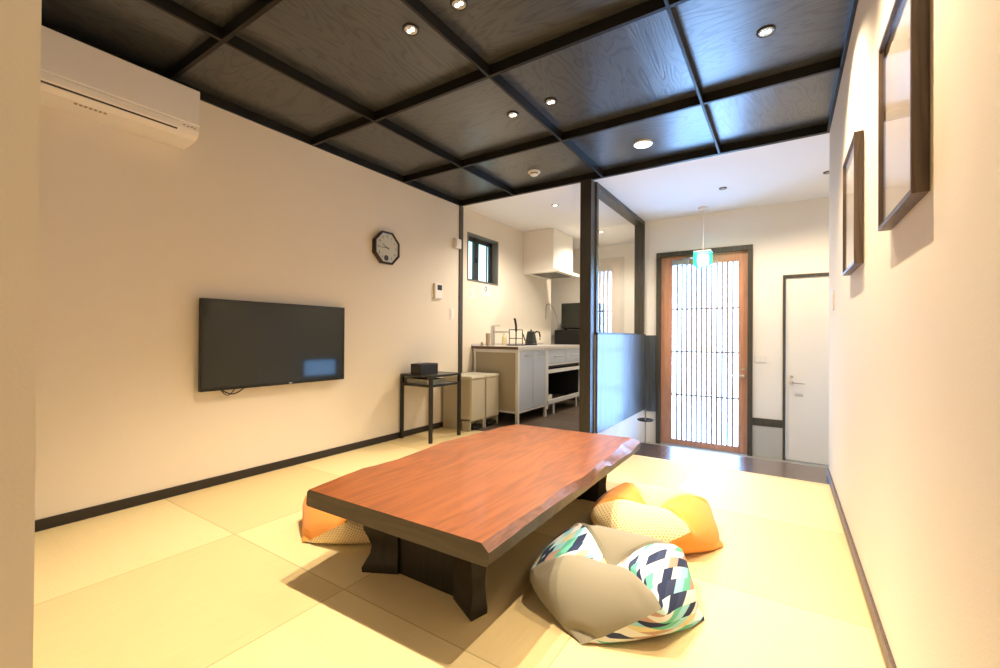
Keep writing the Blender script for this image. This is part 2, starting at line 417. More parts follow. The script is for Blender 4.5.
# black lattice beams under the ceiling panels
for k, y in enumerate((.172, 1.086, 2.078, 3.066)):
    struct('trim_%d' % (k+1), bx((XL, y-.012, ZC), (XR, y+.012, ZP), .002), M['black_beam'])
struct('trim_5', bx((XL, 3.955, ZC-.001), (XR, 3.992, ZP), .002), M['black_beam'])
for k, x in enumerate((-2.43, -1.4446, -.45)):
    struct('trim_%d' % (k+6), bx((x-.009, Y0, ZC-.0015), (x+.009, 3.956, ZP), .002), M['black_beam'])
struct('trim_9', bx((XL, Y0, ZC), (XL+.018, 3.956, ZP), .002), M['black_beam'])
struct('trim_10', bx((XR-.018, Y0, ZC), (XR, 3.956, ZP), .002), M['black_beam'])
struct('trim_11', bx((XL, 3.955, 0), (XL+.014, 4.02, ZC), .002), M['frame_wood'])
struct('trim_12', bx((PX0-.006, 3.935, -.0), (PX1-.014, 4.052, ZC), .004), M['post'])
struct('baseboard_left', bx((XL, Y0, 0), (XL+.012, 3.955, .058), .002), M['dark_trim'])
struct('baseboard_kitchen', bx((XL, 4.02, 0), (XL+.012, 6.34, .058), .002), M['dark_trim'])
struct('baseboard_right', bx((XR-.012, -1.3, 0), (XR, 4.0, .052), .002), M['picture_frame'])
struct('baseboard_near', bx((XL, Y0, 0), (-.90, Y0+.012, .058), .002), M['dark_trim'])

# dark boarding under the glazed screen, returning along the back wall
struct('trim_13', bx((PX1-.02, 4.056, .066), (PX1+.012, YB, 1.03), .002), M['panel_wood'])
struct('trim_14', bx((PX1-.04, 4.056, 1.03), (PX1+.016, YB, 1.044), .002), M['post'])
struct('trim_15', bx((PX1+.012, YB-.016, .05), (DX0-.004, YB, 1.03), .002), M['panel_wood'])
# glazed screen above the boarding: window_1
w = structempty('window_1', (-1.59, 4.9, 1.04))
bm = B()
box(bm, (PX0, 4.052, 1.044), (PX1, 4.10, ZC)); box(bm, (PX0, YB-.05, 1.044), (PX1, YB, ZC))
box(bm, (PX0, 4.10, ZC-.05), (PX1, YB-.05, ZC)); box(bm, (PX0, 4.10, 1.03), (PX1-.03, YB-.05, 1.05))
struct('window_frame', bm, M['frame_wood'], w)
struct('glass_pane', bx((-1.593, 4.095, 1.05), (-1.587, YB-.045, ZC-.045)), M['glass'], w)

# small sliding window of the kitchen: window_2
w = structempty('window_2', (XL-.1, 4.45, WZ0))
t = .018
bm = B()
box(bm, (XL-.125, WY0, WZ1-t), (XL+.006, WY1, WZ1)); box(bm, (XL-.125, WY0, WZ0), (XL+.006, WY1, WZ0+t))
box(bm, (XL-.125, WY0, WZ0+t), (XL+.006, WY0+t, WZ1-t)); box(bm, (XL-.125, WY1-t, WZ0+t), (XL+.006, WY1, WZ1-t))
struct('window_casing', bm, M['win_reveal'], w)
bm = B(); my = 4.405
a0, a1, b0, b1 = WY0+t, WY1-t, WZ0+t, WZ1-t
box(bm, (XL-.12, a0, b1-.05), (XL-.085, a1, b1)); box(bm, (XL-.12, a0, b0), (XL-.085, a1, b0+.025))
box(bm, (XL-.12, a0, b0), (XL-.085, a0+.025, b1)); box(bm, (XL-.12, a1-.055, b0), (XL-.085, a1, b1)); box(bm, (XL-.112, my-.045, b0), (XL-.075, my+.045, b1))
box(bm, (XL-.112, a0+.085, b0), (XL-.10, a0+.10, b1)); box(bm, (XL-.112, a1-.10, b0), (XL-.10, a1-.085, b1))
struct('window_sash', bm, M['alu_window'], w)
struct('window_latch', bx((XL-.078, my-.02, 1.92), (XL-.062, my+.01, 1.99), .004), M['black_plastic'], w)
struct('window_pane', bx((XL-.118, a0+.01, b0+.01), (XL-.112, a1-.01, b1-.01)), M['daylight_win'], w)

# low window on the entrance side wall: window_3
w = structempty('window_3', (1.15, 5.02, .23))
bm = B()
box(bm, (1.09, 4.65, .23), (1.19, 4.68, .56)); box(bm, (1.09, 5.37, .23), (1.19, 5.40, .56)); box(bm, (1.09, 4.68, .23), (1.19, 5.37, .25)); box(bm, (1.09, 4.68, .54), (1.19, 5.37, .56))
struct('window_frame', bm, M['alu_window'], w)
struct('window_pane', bx((1.15, 4.675, .245), (1.156, 5.375, .545)), M['daylight_low'], w)

# front door with vertical lattice: door_1
d = structempty('door_1', (-.84, YB, GZ))
bm = B(); ft = .05
box(bm, (DX0, YB-.03, GZ), (DX0+ft, YB+.13, DZ1)); box(bm, (DX1-ft, YB-.03, GZ), (DX1, YB+.13, DZ1)); box(bm, (DX0+ft, YB-.03, DZ1-.055), (DX1-ft, YB+.13, DZ1))
struct('door_frame', bm, M['frame_wood'], d)
LX0, LX1, LZ1 = DX0+ft, DX1-ft, DZ1-.055
lx0, lx1, lz0, lz1 = -1.192, -.456, -.275, 1.906
bm = B(); ya, yb = YB+.025, YB+.065
box(bm, (LX0, ya, GZ+.01), (lx0, yb, LZ1)); box(bm, (lx1, ya, GZ+.01), (LX1, yb, LZ1)); box(bm, (lx0, ya, GZ+.01), (lx1, yb, lz0)); box(bm, (lx0, ya, lz1), (lx1, yb, LZ1))
struct('door_leaf', bm, M['door_wood'], d)
bm = B(); n = 12
for k in range(n):
    x = lx0+(lx1-lx0)*(k+1)/(n+1); box(bm, (x-.0116, ya+.004, lz0), (x+.0116, ya+.026, lz1))
for z in (.286, .828, 1.36): box(bm, (lx0, ya+.012, z-.011), (lx1, ya+.03, z+.011))
struct('lattice', bm, M['lattice'], d)
struct('frosted_glass', bx((lx0-.01, ya+.030, lz0-.01), (lx1+.01, ya+.036, lz1+.01)), M['daylight'], d)
bm = B()
for z in (.56, .64): cyl(bm, (-.405, ya, z), (-.405, ya-.014, z), .021)
h = struct('lock_rosette', bm, M['chrome'], d, True)
bm = cyl(B(), (-.405, ya-.006, .56), (-.405, ya-.05, .56), .010); tube(bm, [(-.40, ya-.048, .56), (-.47, ya-.05, .562), (-.535, ya-.046, .558)], .008)
struct('door_handle', bm, M['chrome'], d, True)
bm = bx((-1.19, ya-.05, 1.91), (-.99, ya, 1.975), .006)
struct('door_closer', bm, simple('door_closer_grey', (.32, .32, .33), .4, metal=.3), d)
struct('closer_arm', tube(B(), [(-1.09, ya-.03, 1.985), (-.93, ya-.07, 1.985), (-.80, ya-.02, 1.99)], .008), M['chrome'], d)

# white inner door: door_2
d = structempty('door_2', (.4, YB, GZ))
bm = B()
box(bm, (EX0, YB-.015, GZ), (EX0+.026, YB+.12, EZ1)); box(bm, (EX1-.026, YB-.015, GZ), (EX1, YB+.12, EZ1)); box(bm, (EX0+.026, YB-.015, EZ1-.03), (EX1-.026, YB+.12, EZ1))
struct('door_frame', bm, M['frame_wood'], d)
struct('door_leaf', bx((EX0+.029, YB+.004, GZ+.008), (EX1-.029, YB+.04, EZ1-.033), .002), M['white_door'], d)
bm = cyl(B(), (.065, YB+.004, .512), (.065, YB-.012, .512), .024); cyl(bm, (.067, YB+.004, .578), (.067, YB-.008, .578), .015)
struct('lock_rosette', bm, M['chrome'], d, True)
bm = cyl(B(), (.065, YB, .512), (.065, YB-.045, .512), .009); tube(bm, [(.06, YB-.043, .512), (.12, YB-.045, .512), (.185, YB-.042, .510)], .0075)
struct('door_handle', bm, M['chrome'], d, True)
struct('door_plate', bx((.10, YB-.001, .365), (.172, YB+.005, .392)), simple('grey_door_plate', (.5, .47, .41), .5), d)

# dark rail and grey base between the two doors
struct('trim_16', bx((DX1, YB-.014, .005), (EX0, YB, .09), .002), M['frame_wood'])
struct('trim_17', bx((DX1, YB-.01, GZ), (EX0, YB, .005)), M['grey_base'])

# ------------------------------------------------------------------ ceiling lights
def spot(name, parent, loc, watts, ang=110, blend=.7, aim=None, col=WARM, r=.016):
    ld = bpy.data.lights.new(name, 'SPOT'); ld.energy = watts; ld.color = col; ld.spot_size = math.radians(ang); ld.spot_blend = blend
    ld.shadow_soft_size = r
    o = bpy.data.objects.new(name, ld); C.objects.link(o)
    o.parent = parent; o.location = Vector(loc)-origin(parent)
    if aim: o.rotation_euler = (Vector(aim)-Vector(loc)).to_track_quat('-Z', 'Y').to_euler()
    return o
def downlight(x, y, z, label, watts, r=.043, aim=None, on=True, ang=92, col=WARM, blend=.7):
    t = thing('downlight', label, 'downlight', (x, y, z), 'ceiling downlights')
    obj('trim_ring', lathe(B(), [(r, 0), (r, -.006), (r-.004, -.009), (r-.010, -.007), (r-.012, 0)], (x, y, z)), M['dark_trim'], t, True)
    obj('reflector', lathe(B(), [(r-.011, -.0072), (r-.022, -.0015), (.012, -.0012)], (x, y, z)), M['reflector'], t, True)
    bm = B()
    for s in (-1, 1): lathe(bm, [(.0001, -.011), (.008, -.010), (.012, -.004), (.012, -.0013)], (x+s*.012, y, z))
    obj('lamp', bm, M['lamp'] if on else M['grey_plastic'], t, True)
    if watts: spot('lamp_light', t, (x, y, z-.03), watts, ang, blend, aim=aim, col=col)
    return t
ZR = ZP
downlight(-1.608, 1.606, ZR, 'lit downlight in the large dark panel, left one of the nearer pair', P_SPOT*2.1)
downlight(-1.291, 1.602, ZR, 'glaring downlight cut off by the top edge of the photo', P_SPOT*2.1)
downlight(-1.613, 2.617, ZR, 'lit downlight on the left of a lattice beam, left one of the farther pair', P_SPOT*.2)
downlight(-1.310, 2.608, ZR, 'lit downlight on the right of a lattice beam, in the blue-lit panel', P_SPOT*.2)
downlight(-.083, 2.599, ZR, 'lit downlight in the glossy blue panel nearest the right wall', P_SPOT*1.6, aim=(.27, 2.5, .7), ang=112, blend=1)
downlight(-.083, 1.60, ZR, 'downlight along the right wall above the large picture', P_SPOT*1.6, aim=(.27, 1.5, .7), ang=112, blend=1)
downlight(-.35, -.55, ZP, 'unseen added downlight in the passage behind the near wall', P_SPOT*.16, ang=130)  # unseen lamp, added to brighten the end of the near wall
downlight(-1.45, .62, ZR, 'downlight in the row closest to the near wall', P_SPOT*.3)
downlight(-2.207, 4.512, ZC, 'lit downlight in the white kitchen ceiling', P_SPOT*1.1, .04, ang=150, col=(1, .87, .70))
downlight(-.523, 4.893, ZC, 'dark-rimmed downlight in the white entrance ceiling', P_SPOT*.5, .036, on=False, ang=150)
downlight(.327, 4.923, ZC, 'downlight at the edge of the entrance ceiling beside the right wall', P_SPOT*.6, .036, on=False, ang=150)
downlight(-2.20, 6.0, ZC, 'unseen added downlight deep in the kitchen past the range hood, behind the dark post', P_SPOT*.8, .04, ang=150, col=(1, .87, .70))  # added out of sight to light the far kitchen wall
t = thing('ceiling_light', 'flat white round lamp on the dark panel before the entrance', 'ceiling light', (-.964, 3.576, ZP))
obj('housing', lathe(B(), [(.075, 0), (.075, -.010), (.066, -.013), (.066, 0)], (-.964, 3.576, ZP)), M['white_plastic'], t, True)
obj('diffuser', lathe(B(), [(.0001, -.016), (.05, -.015), (.066, -.011), (.066, -.001)], (-.964, 3.576, ZP)), M['led'], t, True)
spot('lamp_light', t, (-.964, 3.576, ZP-.03), P_SPOT*.8, 155, 1, r=.06)
t = thing('smoke_detector', 'round white smoke detector on the dark ceiling before the kitchen', 'smoke detector', (-2.0, 3.634, ZP))
obj('base', lathe(B(), [(.058, 0), (.058, -.012), (.05, -.016), (.0001, -.016)], (-2.0, 3.634, ZP)), M['white_plastic'], t, True)
obj('sensor_cap', lathe(B(), [(.038, -.016), (.038, -.034), (.03, -.04), (.0001, -.042)], (-2.0, 3.634, ZP)), M['white_plastic'], t, True)
obj('grille', lathe(B(), [(.0385, -.020), (.0388, -.024), (.0385, -.028)], (-2.0, 3.634, ZP)), M['grey_plastic'], t, True)

# pendant with a square teal glass shade
px, py = -.792, 5.50
t = thing('pendant_lamp', 'small teal glass pendant hanging by a white cord before the lattice door', 'pendant lamp', (px, py, ZC))
obj('canopy', lathe(B(), [(.055, 0), (.055, -.016), (.045, -.028), (.0001, -.03)], (px, py, ZC)), M['white_plastic'], t, True)
obj('cord', cyl(B(), (px, py, 2.01), (px, py, ZC-.02), .005), M['white_plastic'], t, True)
bm = B(); s = .088; th = .006; z0, z1 = 1.825, 1.99
for sx in (-1, 1):
    box(bm, (px+sx*s-th/2, py-s, z0), (px+sx*s+th/2, py+s, z1)); box(bm, (px-s, py+sx*s-th/2, z0), (px+s, py+sx*s+th/2, z1))
sh = obj('shade', bm, M['shade'], t)
obj('shade_cap', bx((px-s-.004, py-s-.004, z1), (px+s+.004, py+s+.004, z1+.014), .003), M['white_plastic'], t)
obj('bulb', lathe(B(), [(.0001, -.07), (.06, -.062), (.068, 0), (.06, .062), (.0001, .07)], (px, py, 1.905)), M['shade_core'], t, True)

# ------------------------------------------------------------------ low table
TZ, TB = .36, .29
t = thing('low_table', 'long low reddish-brown wooden table with live edges on the tatami', 'low table', (-1.22, 1.93, 0))
yl = [1.083, 1.198, 1.397, 1.629, 1.82, 2.011, 2.2, 2.374, 2.56, 2.742]; xl = [-1.663, -1.685, -1.712, -1.690, -1.715, -1.738, -1.722, -1.706, -1.69, -1.646]
yr = [1.103, 1.30, 1.476, 1.60, 1.713, 1.80, 1.88, 1.95, 2.06, 2.156, 2.24, 2.321, 2.45, 2.60, 2.70, 2.786]
xr = [-.786, -.783, -.779, -.783, -.786, -.780, -.772, -.771, -.780, -.792, -.790, -.786, -.800, -.818, -.815, -.808]
dr = [.024, .022, .018, .020, .024, .030, .042, .046, .018, .012, .034, .032, .034, .038, .026, .018]
def smoothi(q, a, b_): return float(np.interp(q, a, b_))
NS = 90; bmT = B(); cols = []
for k in range(NS+1):
    f = k/NS
    yL = 1.083+f*(2.742-1.083); yR = 1.103+f*(2.786-1.103)
    j = .0020*math.sin(f*31)+.0012*math.sin(f*83+1)
    XLk = smoothi(yL, yl, xl)+j; XRk = smoothi(yR, yr, xr)+.5*j; D = smoothi(yR, yr, dr)
    pts = [(XLk+.012, yL, TZ), (XLk, yL, TZ-.012), (XLk-.006, yL, TB+.008), (XLk+.002, yL, TB),
           (-.764-.004, yR, TB), (-.760+.3*j, yR, TB+.006), (-.757+.4*j, yR, TZ-D), (XRk, yR, TZ)]
    cols.append([bmT.verts.new(p) for p in pts])
for a, c in zip(cols, cols[1:]):
    n = len(a)
    for i in range(n):
        f = bmT.faces.new((a[i], a[(i+1) % n], c[(i+1) % n], c[i]))
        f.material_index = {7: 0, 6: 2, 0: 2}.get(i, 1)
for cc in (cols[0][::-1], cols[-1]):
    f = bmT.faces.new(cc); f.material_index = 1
top = obj('tabletop', bmT, [M['table_top'], M['table_side_shaded'], M['bark']], t)
def leg(sx, sy, yend):
    """cabriole corner leg; sx +1 for the right side, sy -1 for the near end; the foot tip points out of the corner"""
    xo = -.905 if sx > 0 else -1.505
    lv = [(0, .0), (.02, .002), (.045, -.012), (.075, -.030), (.105, -.034), (.14, -.022), (.18, -.004), (.24, .002), (TB+.002, .002)]
    bm = B(); rings = []
    for z, o in lv:
        tip = (xo-sx*.012+sx*o*.55, yend-sy*.008+sy*o)
        inn = (xo-sx*.150, yend-sy*.078)
        side = (xo+sx*o*.35+sx*.008, yend-sy*.078)
        back = (xo-sx*.034, yend-sy*.125); bin_ = (xo-sx*.150, yend-sy*.125)
        rings.append([bm.verts.new((p[0], p[1], z)) for p in (inn, tip, side, back, bin_)])
    for a, c in zip(rings, rings[1:]):
        for i in range(5): bm.faces.new((a[i], a[(i+1) % 5], c[(i+1) % 5], c[i]))
    bm.faces.new(rings[0][::-1]); bm.faces.new(rings[-1])
    return obj('leg', bm, M['table_leg'], t, True)
for sx in (-1, 1):
    leg(sx, -1, 1.222); leg(sx, 1, 2.660)
obj('end_panel', bx((-1.36, 1.312, .0), (-1.05, 1.36, TB+.001)), M['table_leg'], t)
obj('end_panel', bx((-1.36, 2.52, .0), (-1.05, 2.568, TB+.001)), M['table_leg'], t)

# ------------------------------------------------------------------ pinwheel cushions, four sewn panels each
def cushion_shape(L, n=16, iters=300, seed=1):
    """cloth of four 1 x 2 panels sewn in a pinwheel, blown up, tied through the middle, resting on the floor"""
    rng = np.random.RandomState(seed)
    h = .70*L
    def ang(a, r, z): return np.array([r*math.cos(math.radians(a)), r*math.sin(math.radians(a)), z])
    keys = {}; pos = []; panels = []
    def vid(k, p):
        if k not in keys: keys[k] = len(pos); pos.append(p)
        return keys[k]
    for k in range(4):
        th = -90*k
        T = np.array([0, 0, h]); Bt = np.array([0, 0, 0.])
        P, N_, M_, Q = ang(th, L, h), ang(th-45, L, 0), ang(th-90, L, h), ang(th-135, L, 0)
        ids = np.zeros((n+1, 2*n+1), int); k1 = (k+1) % 4; km = (k-1) % 4
        for i in range(n+1):
            for j in range(2*n+1):
                s, q = i/n, j/n
                if s+q <= 1: p = T+s*(P-T)+q*(M_-T)
                elif q <= 1: p = N_+(1-s)*(M_-N_)+(1-q)*(P-N_)
                elif s+q <= 2: p = M_+s*(N_-M_)+(q-1)*(Q-M_)
                else: p = Bt+(1-s)*(Q-Bt)+(2-q)*(N_-Bt)
                # canonical seam keys
                if (i, j) == (0, 0): key = 'T'
                elif (i, j) == (n, 2*n): key = 'B'
                elif j == 0: key = ('TP', k, i)            # T..P of panel k
                elif i == 0 and j <= n: key = ('TP', k1, j)  # T..M of k = T..P of k+1
                elif i == 0: key = ('PN', k1, j-n)          # M..Q of k = P..N of k+1
                elif i == n and j <= n: key = ('PN', k, j)  # P..N
                elif i == n: key = ('NB', k, j-n)           # N..B
                elif j == 2*n: key = ('NB', k1, i)          # Q..B of k = N..B of k+1
                else: key = (k, i, j)
                if key[0] == 'PN' and key[2] == 0: key = ('TP', key[1], n)
                if key[0] == 'NB' and key[2] == 0: key = ('PN', key[1], n)
                ids[i, j] = vid(key, p)
        panels.append(ids)
    X = np.array(pos)+rng.normal(0, .0012, (len(pos), 3)); X[:, 2] -= X[:, 2].min()
    e = []; r = L/n
    tris = []
    for ids in panels:
        for (a, b_, d_) in ((ids[:-1], ids[1:], r), (ids[:, :-1], ids[:, 1:], r), (ids[:-1, :-1], ids[1:, 1:], r*2**.5), (ids[1:, :-1], ids[:-1, 1:], r*2**.5)):
            e.append(np.stack([a.ravel(), b_.ravel(), np.full(a.size, d_)], 1))
        a, b_, c, d_ = ids[:-1, :-1].ravel(), ids[1:, :-1].ravel(), ids[1:, 1:].ravel(), ids[:-1, 1:].ravel()
        tris.append(np.stack([a, b_, c], 1)); tris.append(np.stack([a, c, d_], 1))
    E_ = np.concatenate(e); I, J, D0 = E_[:, 0].astype(int), E_[:, 1].astype(int), E_[:, 2]
    tris = np.concatenate(tris)
    cnt = np.bincount(I, minlength=len(X))+np.bincount(J, minlength=len(X))
    V = np.zeros_like(X)
    iT, iB = keys['T'], keys['B']
    # make triangles point outward
    cen = X.mean(0); nn = np.cross(X[tris[:, 1]]-X[tris[:, 0]], X[tris[:, 2]]-X[tris[:, 0]])
    if (nn*(X[tris].mean(1)-cen)).sum() < 0: tris = tris[:, ::-1]
    for it in range(iters):
        nn = np.cross(X[tris[:, 1]]-X[tris[:, 0]], X[tris[:, 2]]-X[tris[:, 0]])/6
        Nv = np.zeros_like(X)
        for q in range(3): np.add.at(Nv, tris[:, q], nn)
        press = .13*min(1, it/60)
        V = V*.93; V += Nv*press/(r*r)*.0009; V[:, 2] -= .00004
        Xn = X+V
        for sub in range(6):
            d = Xn[J]-Xn[I]; ln = np.linalg.norm(d, axis=1)+1e-9
            corr = (d/ln[:, None])*((ln-D0)*.5)[:, None]
            corr[ln < D0] *= .25
            A = np.zeros_like(X); np.add.at(A, I, corr); np.add.at(A, J, -corr)
            Xn += A/cnt[:, None]*2.6
            tie = Xn[iT]-Xn[iB]; lt = np.linalg.norm(tie)
            tgt = .22*L
            if lt > tgt:
                Xn[iT] -= tie/lt*(lt-tgt)*.85; Xn[iB] += tie/lt*(lt-tgt)*.10
            Xn[:, 2] = np.maximum(Xn[:, 2], 0)
        V = (Xn-X)*.95; X = Xn
        X[:, :2] -= X[:, :2].mean(0)
    rr = np.minimum(1, np.hypot(X[:, 0], X[:, 1])/.33)
    X[:, 2] *= 1-.36*rr**3
    return X, panels, n
CUSH = cushion_shape(.338)
def cushion(label, cx, cy, rot, first_mat, mats):
    t = thing('floor_cushion', label, 'cushion', (cx, cy, 0), 'pinwheel floor cushions')
    X, panels, n = CUSH
    c, s = math.cos(math.radians(rot)), math.sin(math.radians(rot))
    P = np.stack([cx+c*X[:, 0]-s*X[:, 1], cy+s*X[:, 0]+c*X[:, 1], X[:, 2]+.001], 1)
    for k, ids in enumerate(panels):
        bm = B(); uvl = bm.loops.layers.uv.new('uv')
        vv = {}
        for i in range(n+1):
            for j in range(2*n+1): vv[i, j] = bm.verts.new(P[ids[i, j]])
        for i in range(n):
            for j in range(2*n):
                q = [(i, j), (i+1, j), (i+1, j+1), (i, j+1)]
                f = bm.faces.new([vv[a] for a in q])
                for lp, a in zip(f.loops, q): lp[uvl].uv = (a[0]/n+.37*k, a[1]/n+.21*k)
        o = obj('cover_panel', bm, M[mats[(k+first_mat) % 2]], t, True)
        md = o.modifiers.new('fine', 'SUBSURF'); md.levels = 1; md.render_levels = 1; md.boundary_smooth = 'PRESERVE_CORNERS'
    return t
# panel k has its upper outer corner at azimuth rot - 90 k
cushion('grey cushion with a blue, navy and white geometric print beside the low table', -.570, 1.672, -42, 0, ('linen', 'patchwork'))
cushion('orange and dotted cream cushion behind the printed grey one', -.577, 2.335, -46, 0, ('dotted', 'orange'))
cushion('orange cushion tucked behind the near left corner of the low table', -1.89, 1.575, -55, 0, ('orange', 'dotted'))

# ------------------------------------------------------------------ television
t = thing('television', 'black flat television mounted on the left wall', 'television', (XL, 1.813, .93))
ty0, ty1, tz0, tz1, txf = 1.274, 2.351, .634, 1.234, XL+.062
obj('bezel', box(box(box(bx((txf-.03, ty0, tz0), (txf, ty0+.010, tz1)), (txf-.03, ty1-.010, tz0), (txf, ty1, tz1)), (txf-.03, ty0+.01, tz1-.010), (txf, ty1-.01, tz1)), (txf-.03, ty0+.01, tz0), (txf, ty1-.01, tz0+.016)), M['black_plastic'], t)
obj('screen', bx((txf-.012, ty0+.01, tz0+.016), (txf-.003, ty1-.01, tz1-.01)), M['screen'], t)
obj('back_cover', bx((txf-.045, ty0+.03, tz0+.02), (txf-.012, ty1-.03, tz1-.03), .008), M['black_matte'], t)
obj('wall_mount', bx((XL, 1.62, .78), (txf-.045, 2.0, 1.08)), M['black_metal'], t)
obj('logo', bx((txf, 1.866, tz0+.004), (txf+.0008, 1.888, tz0+.013)), simple('silver_logo_plate', (.6, .6, .6), .3, metal=.8), t)
obj('cable', tube(B(), [(XL+.03, 1.40+.17*f, tz0+.01-.045*math.sin(PI*f)) for f in np.linspace(0, 1, 12)], .004), M['black_plastic'], t, True)
obj('cable', tube(B(), [(XL+.035, 1.40+.10*f, tz0+.01-.050*math.sin(PI*f)) for f in np.linspace(0, 1, 12)], .003), M['black_plastic'], t, True)

# ------------------------------------------------------------------ air conditioner
t = thing('air_conditioner', 'white wall air conditioner under the dark ceiling on the left', 'air conditioner', (XL, .79, 2.18))
y0, y1, xf = .385, 1.190, XL+.22
prof = [(XL+.002, 2.455), (xf-.01, 2.455), (xf, 2.446), (xf, 2.250), (xf-.004, 2.215), (xf-.018, 2.188), (xf-.05, 2.172), (XL+.08, 2.160), (XL+.002, 2.160)]
obj('body', prism(B(), prof, 'Y', y0, y1), M['white_plastic'], t)
obj('front_panel', bx((xf-.004, y0+.001, 2.246), (xf+.008, y1-.001, 2.455), .004), M['white_plastic'], t)
obj('louver', prism(B(), [(xf-.001, 2.243), (xf+.004, 2.236), (xf+.001, 2.206), (xf-.006, 2.200), (xf-.02, 2.22)], 'Y', y0+.05, y1-.105), M['white_plastic'], t)
obj('outlet_slot', prism(B(), [(xf-.003, 2.2035), (xf-.011, 2.194), (xf-.05, 2.19), (xf-.05, 2.21)], 'Y', y0+.05, y1-.11), M['black_matte'], t)
bm = B()
for k in range(7):
    y = .655+.019*k; box(bm, (xf-.080, y, 2.1655), (xf-.066, y+.012, 2.1705))
obj('printed_label', bm, M['pale_ink'], t)
bm = B()
for k, y in enumerate((1.105, 1.125, 1.145, 1.16)): box(bm, (xf-.004, y, 2.226-.004*(k % 2)), (xf+.0012, y+.010, 2.231-.004*(k % 2)))
obj('indicator', bm, M['pale_ink'], t)

# ------------------------------------------------------------------ clock
cy, cz, cr = 2.838, 1.826, .165
t = thing('wall_clock', 'octagonal dark-framed clock on the left wall above the television', 'clock', (XL, cy, cz))
def octa(r, off=PI/8): return [(cy+r*math.cos(off+k*PI/4), cz+r*math.sin(off+k*PI/4)) for k in range(8)]
bm = B(); O = octa(cr); I_ = octa(cr-.020); xb, xfz = XL, XL+.048
vo0 = [bm.verts.new((xb, *p)) for p in octa(cr-.004)]; vo1 = [bm.verts.new((xfz-.006, *p)) for p in O]; vi1 = [bm.verts.new((xfz, *p)) for p in octa(cr-.008)]; vi2 = [bm.verts.new((xfz-.004, *p)) for p in I_]; vi3 = [bm.verts.new((xfz-.016, *p)) for p in I_]
for A, D in ((vo0, vo1), (vo1, vi1), (vi1, vi2), (vi2, vi3)):
    for k in range(8): bm.faces.new((A[k], A[(k+1) % 8], D[(k+1) % 8], D[k]))
bm.faces.new(vo0[::-1]); 
obj('case', bm, M['clock_case'], t)
obj('dial', prism(B(), octa(cr-.019), 'X', xfz-.02, xfz-.014), M['dial'], t)
bm = B()
face = Matrix(((0, 0, 1, 0), (1, 0, 0, 0), (0, 1, 0, 0), (0, 0, 0, 1)))
for hnum in range(1, 13):
    a = PI/2-hnum*PI/6; 
    join(bm, text_bm(str(hnum), .032, Matrix.Translation((xfz-.0135, cy+.108*math.cos(a), cz+.108*math.sin(a))) @ face))
obj('numerals', bm, M['ink'], t)
def hand(name, ang_, ln, wd_, x):
    a = math.radians(ang_); d = Vector((0, math.cos(a), math.sin(a))); n = Vector((0, -math.sin(a), math.cos(a))); c = Vector((x, cy, cz))
    bm = B(); vs_ = [c-d*.02+n*wd_, c-d*.02-n*wd_, c+d*ln-n*wd_*.5, c+d*ln+n*wd_*.5]
    A = [bm.verts.new(v) for v in vs_]; D = [bm.verts.new(v+Vector((.0012, 0, 0))) for v in vs_]
    bm.faces.new(A[::-1]); bm.faces.new(D)
    for k in range(4): bm.faces.new((A[k], A[(k+1) % 4], D[(k+1) % 4], D[k]))
    return obj(name, bm, M['ink'], t)
hand('hour_hand', 152, .065, .004, xfz-.0115); hand('minute_hand', 182, .10, .003, xfz-.010)
obj('sub_dial', cyl(B(), (xfz-.014, cy-.01, cz-.095), (xfz-.0105, cy-.01, cz-.095), .026, seg=24), simple('dark_sub_dial', (.06, .05, .045), .4), t, True)

# ------------------------------------------------------------------ small fittings on the left wall
t = thing('intercom', 'white wall intercom with a small dark screen', 'intercom', (XL, 3.58, 1.49))
obj('body', bx((XL, 3.522, 1.408), (XL+.03, 3.640, 1.572), .006), M['white_plastic'], t)
obj('display', bx((XL+.028, 3.556, 1.500), (XL+.0315, 3.628, 1.556), .001), M['lcd'], t)
t = thing('wall_sensor_box', 'small white box high on the left wall beside the dark corner post', 'sensor box', (XL, 3.885, 2.06))
obj('body', bx((XL, 3.845, 2.005), (XL+.045, 3.945, 2.115), .006), M['white_plastic'], t)
obj('cover', bx((XL+.044, 3.852, 2.012), (XL+.052, 3.938, 2.108), .003), M['white_plastic'], t)
def switch(name, label, lo, hi, ax, parts):
    c = [(a+b_)/2 for a, b_ in zip(lo, hi)]
    t = thing(name, label, 'switch', c)
    obj('plate', bx(lo, hi, .002), M['white_plastic'], t)
    for l_, h_ in parts: obj('rocker', bx(l_, h_, .0015), M['paper'], t)
switch('light_switch', 'tall white switch plate on the left wall below the intercom', (XL, 3.80, 1.19), (XL+.008, 3.872, 1.315), 'X', [((XL+.007, 3.822, 1.215), (XL+.012, 3.852, 1.29))])
switch('light_switch', 'white switch plate at the far edge of the right wall behind the small picture', (XR-.009, 3.60, 1.19), (XR, 3.672, 1.32), 'X', [((XR-.013, 3.62, 1.215), (XR-.008, 3.652, 1.255)), ((XR-.013, 3.62, 1.258), (XR-.008, 3.652, 1.30))])
switch('light_switch', 'wide pale switch plate on the wall between the lattice door and the white door', (-.285, YB-.009, .722), (-.165, YB, .80), 'Y', [((-.275, YB-.013, .735), (-.238, YB-.008, .788)), ((-.232, YB-.013, .735), (-.195, YB-.008, .788))])
t = thing('wall_notice', 'white notice with a dark ring mark below the kitchen window', 'notice', (XL, 4.50, 1.58))
obj('sheet', bx((XL, 4.43, 1.51), (XL+.002, 4.57, 1.66)), M['paper'], t)
bm = B()
ring = [(XL+.003, 4.50+.022*math.cos(a), 1.60+.03*math.sin(a)) for a in np.linspace(0, 2*PI, 17)]
obj('ring_mark', tube(bm, ring, .0045, 6), M['ink'], t)
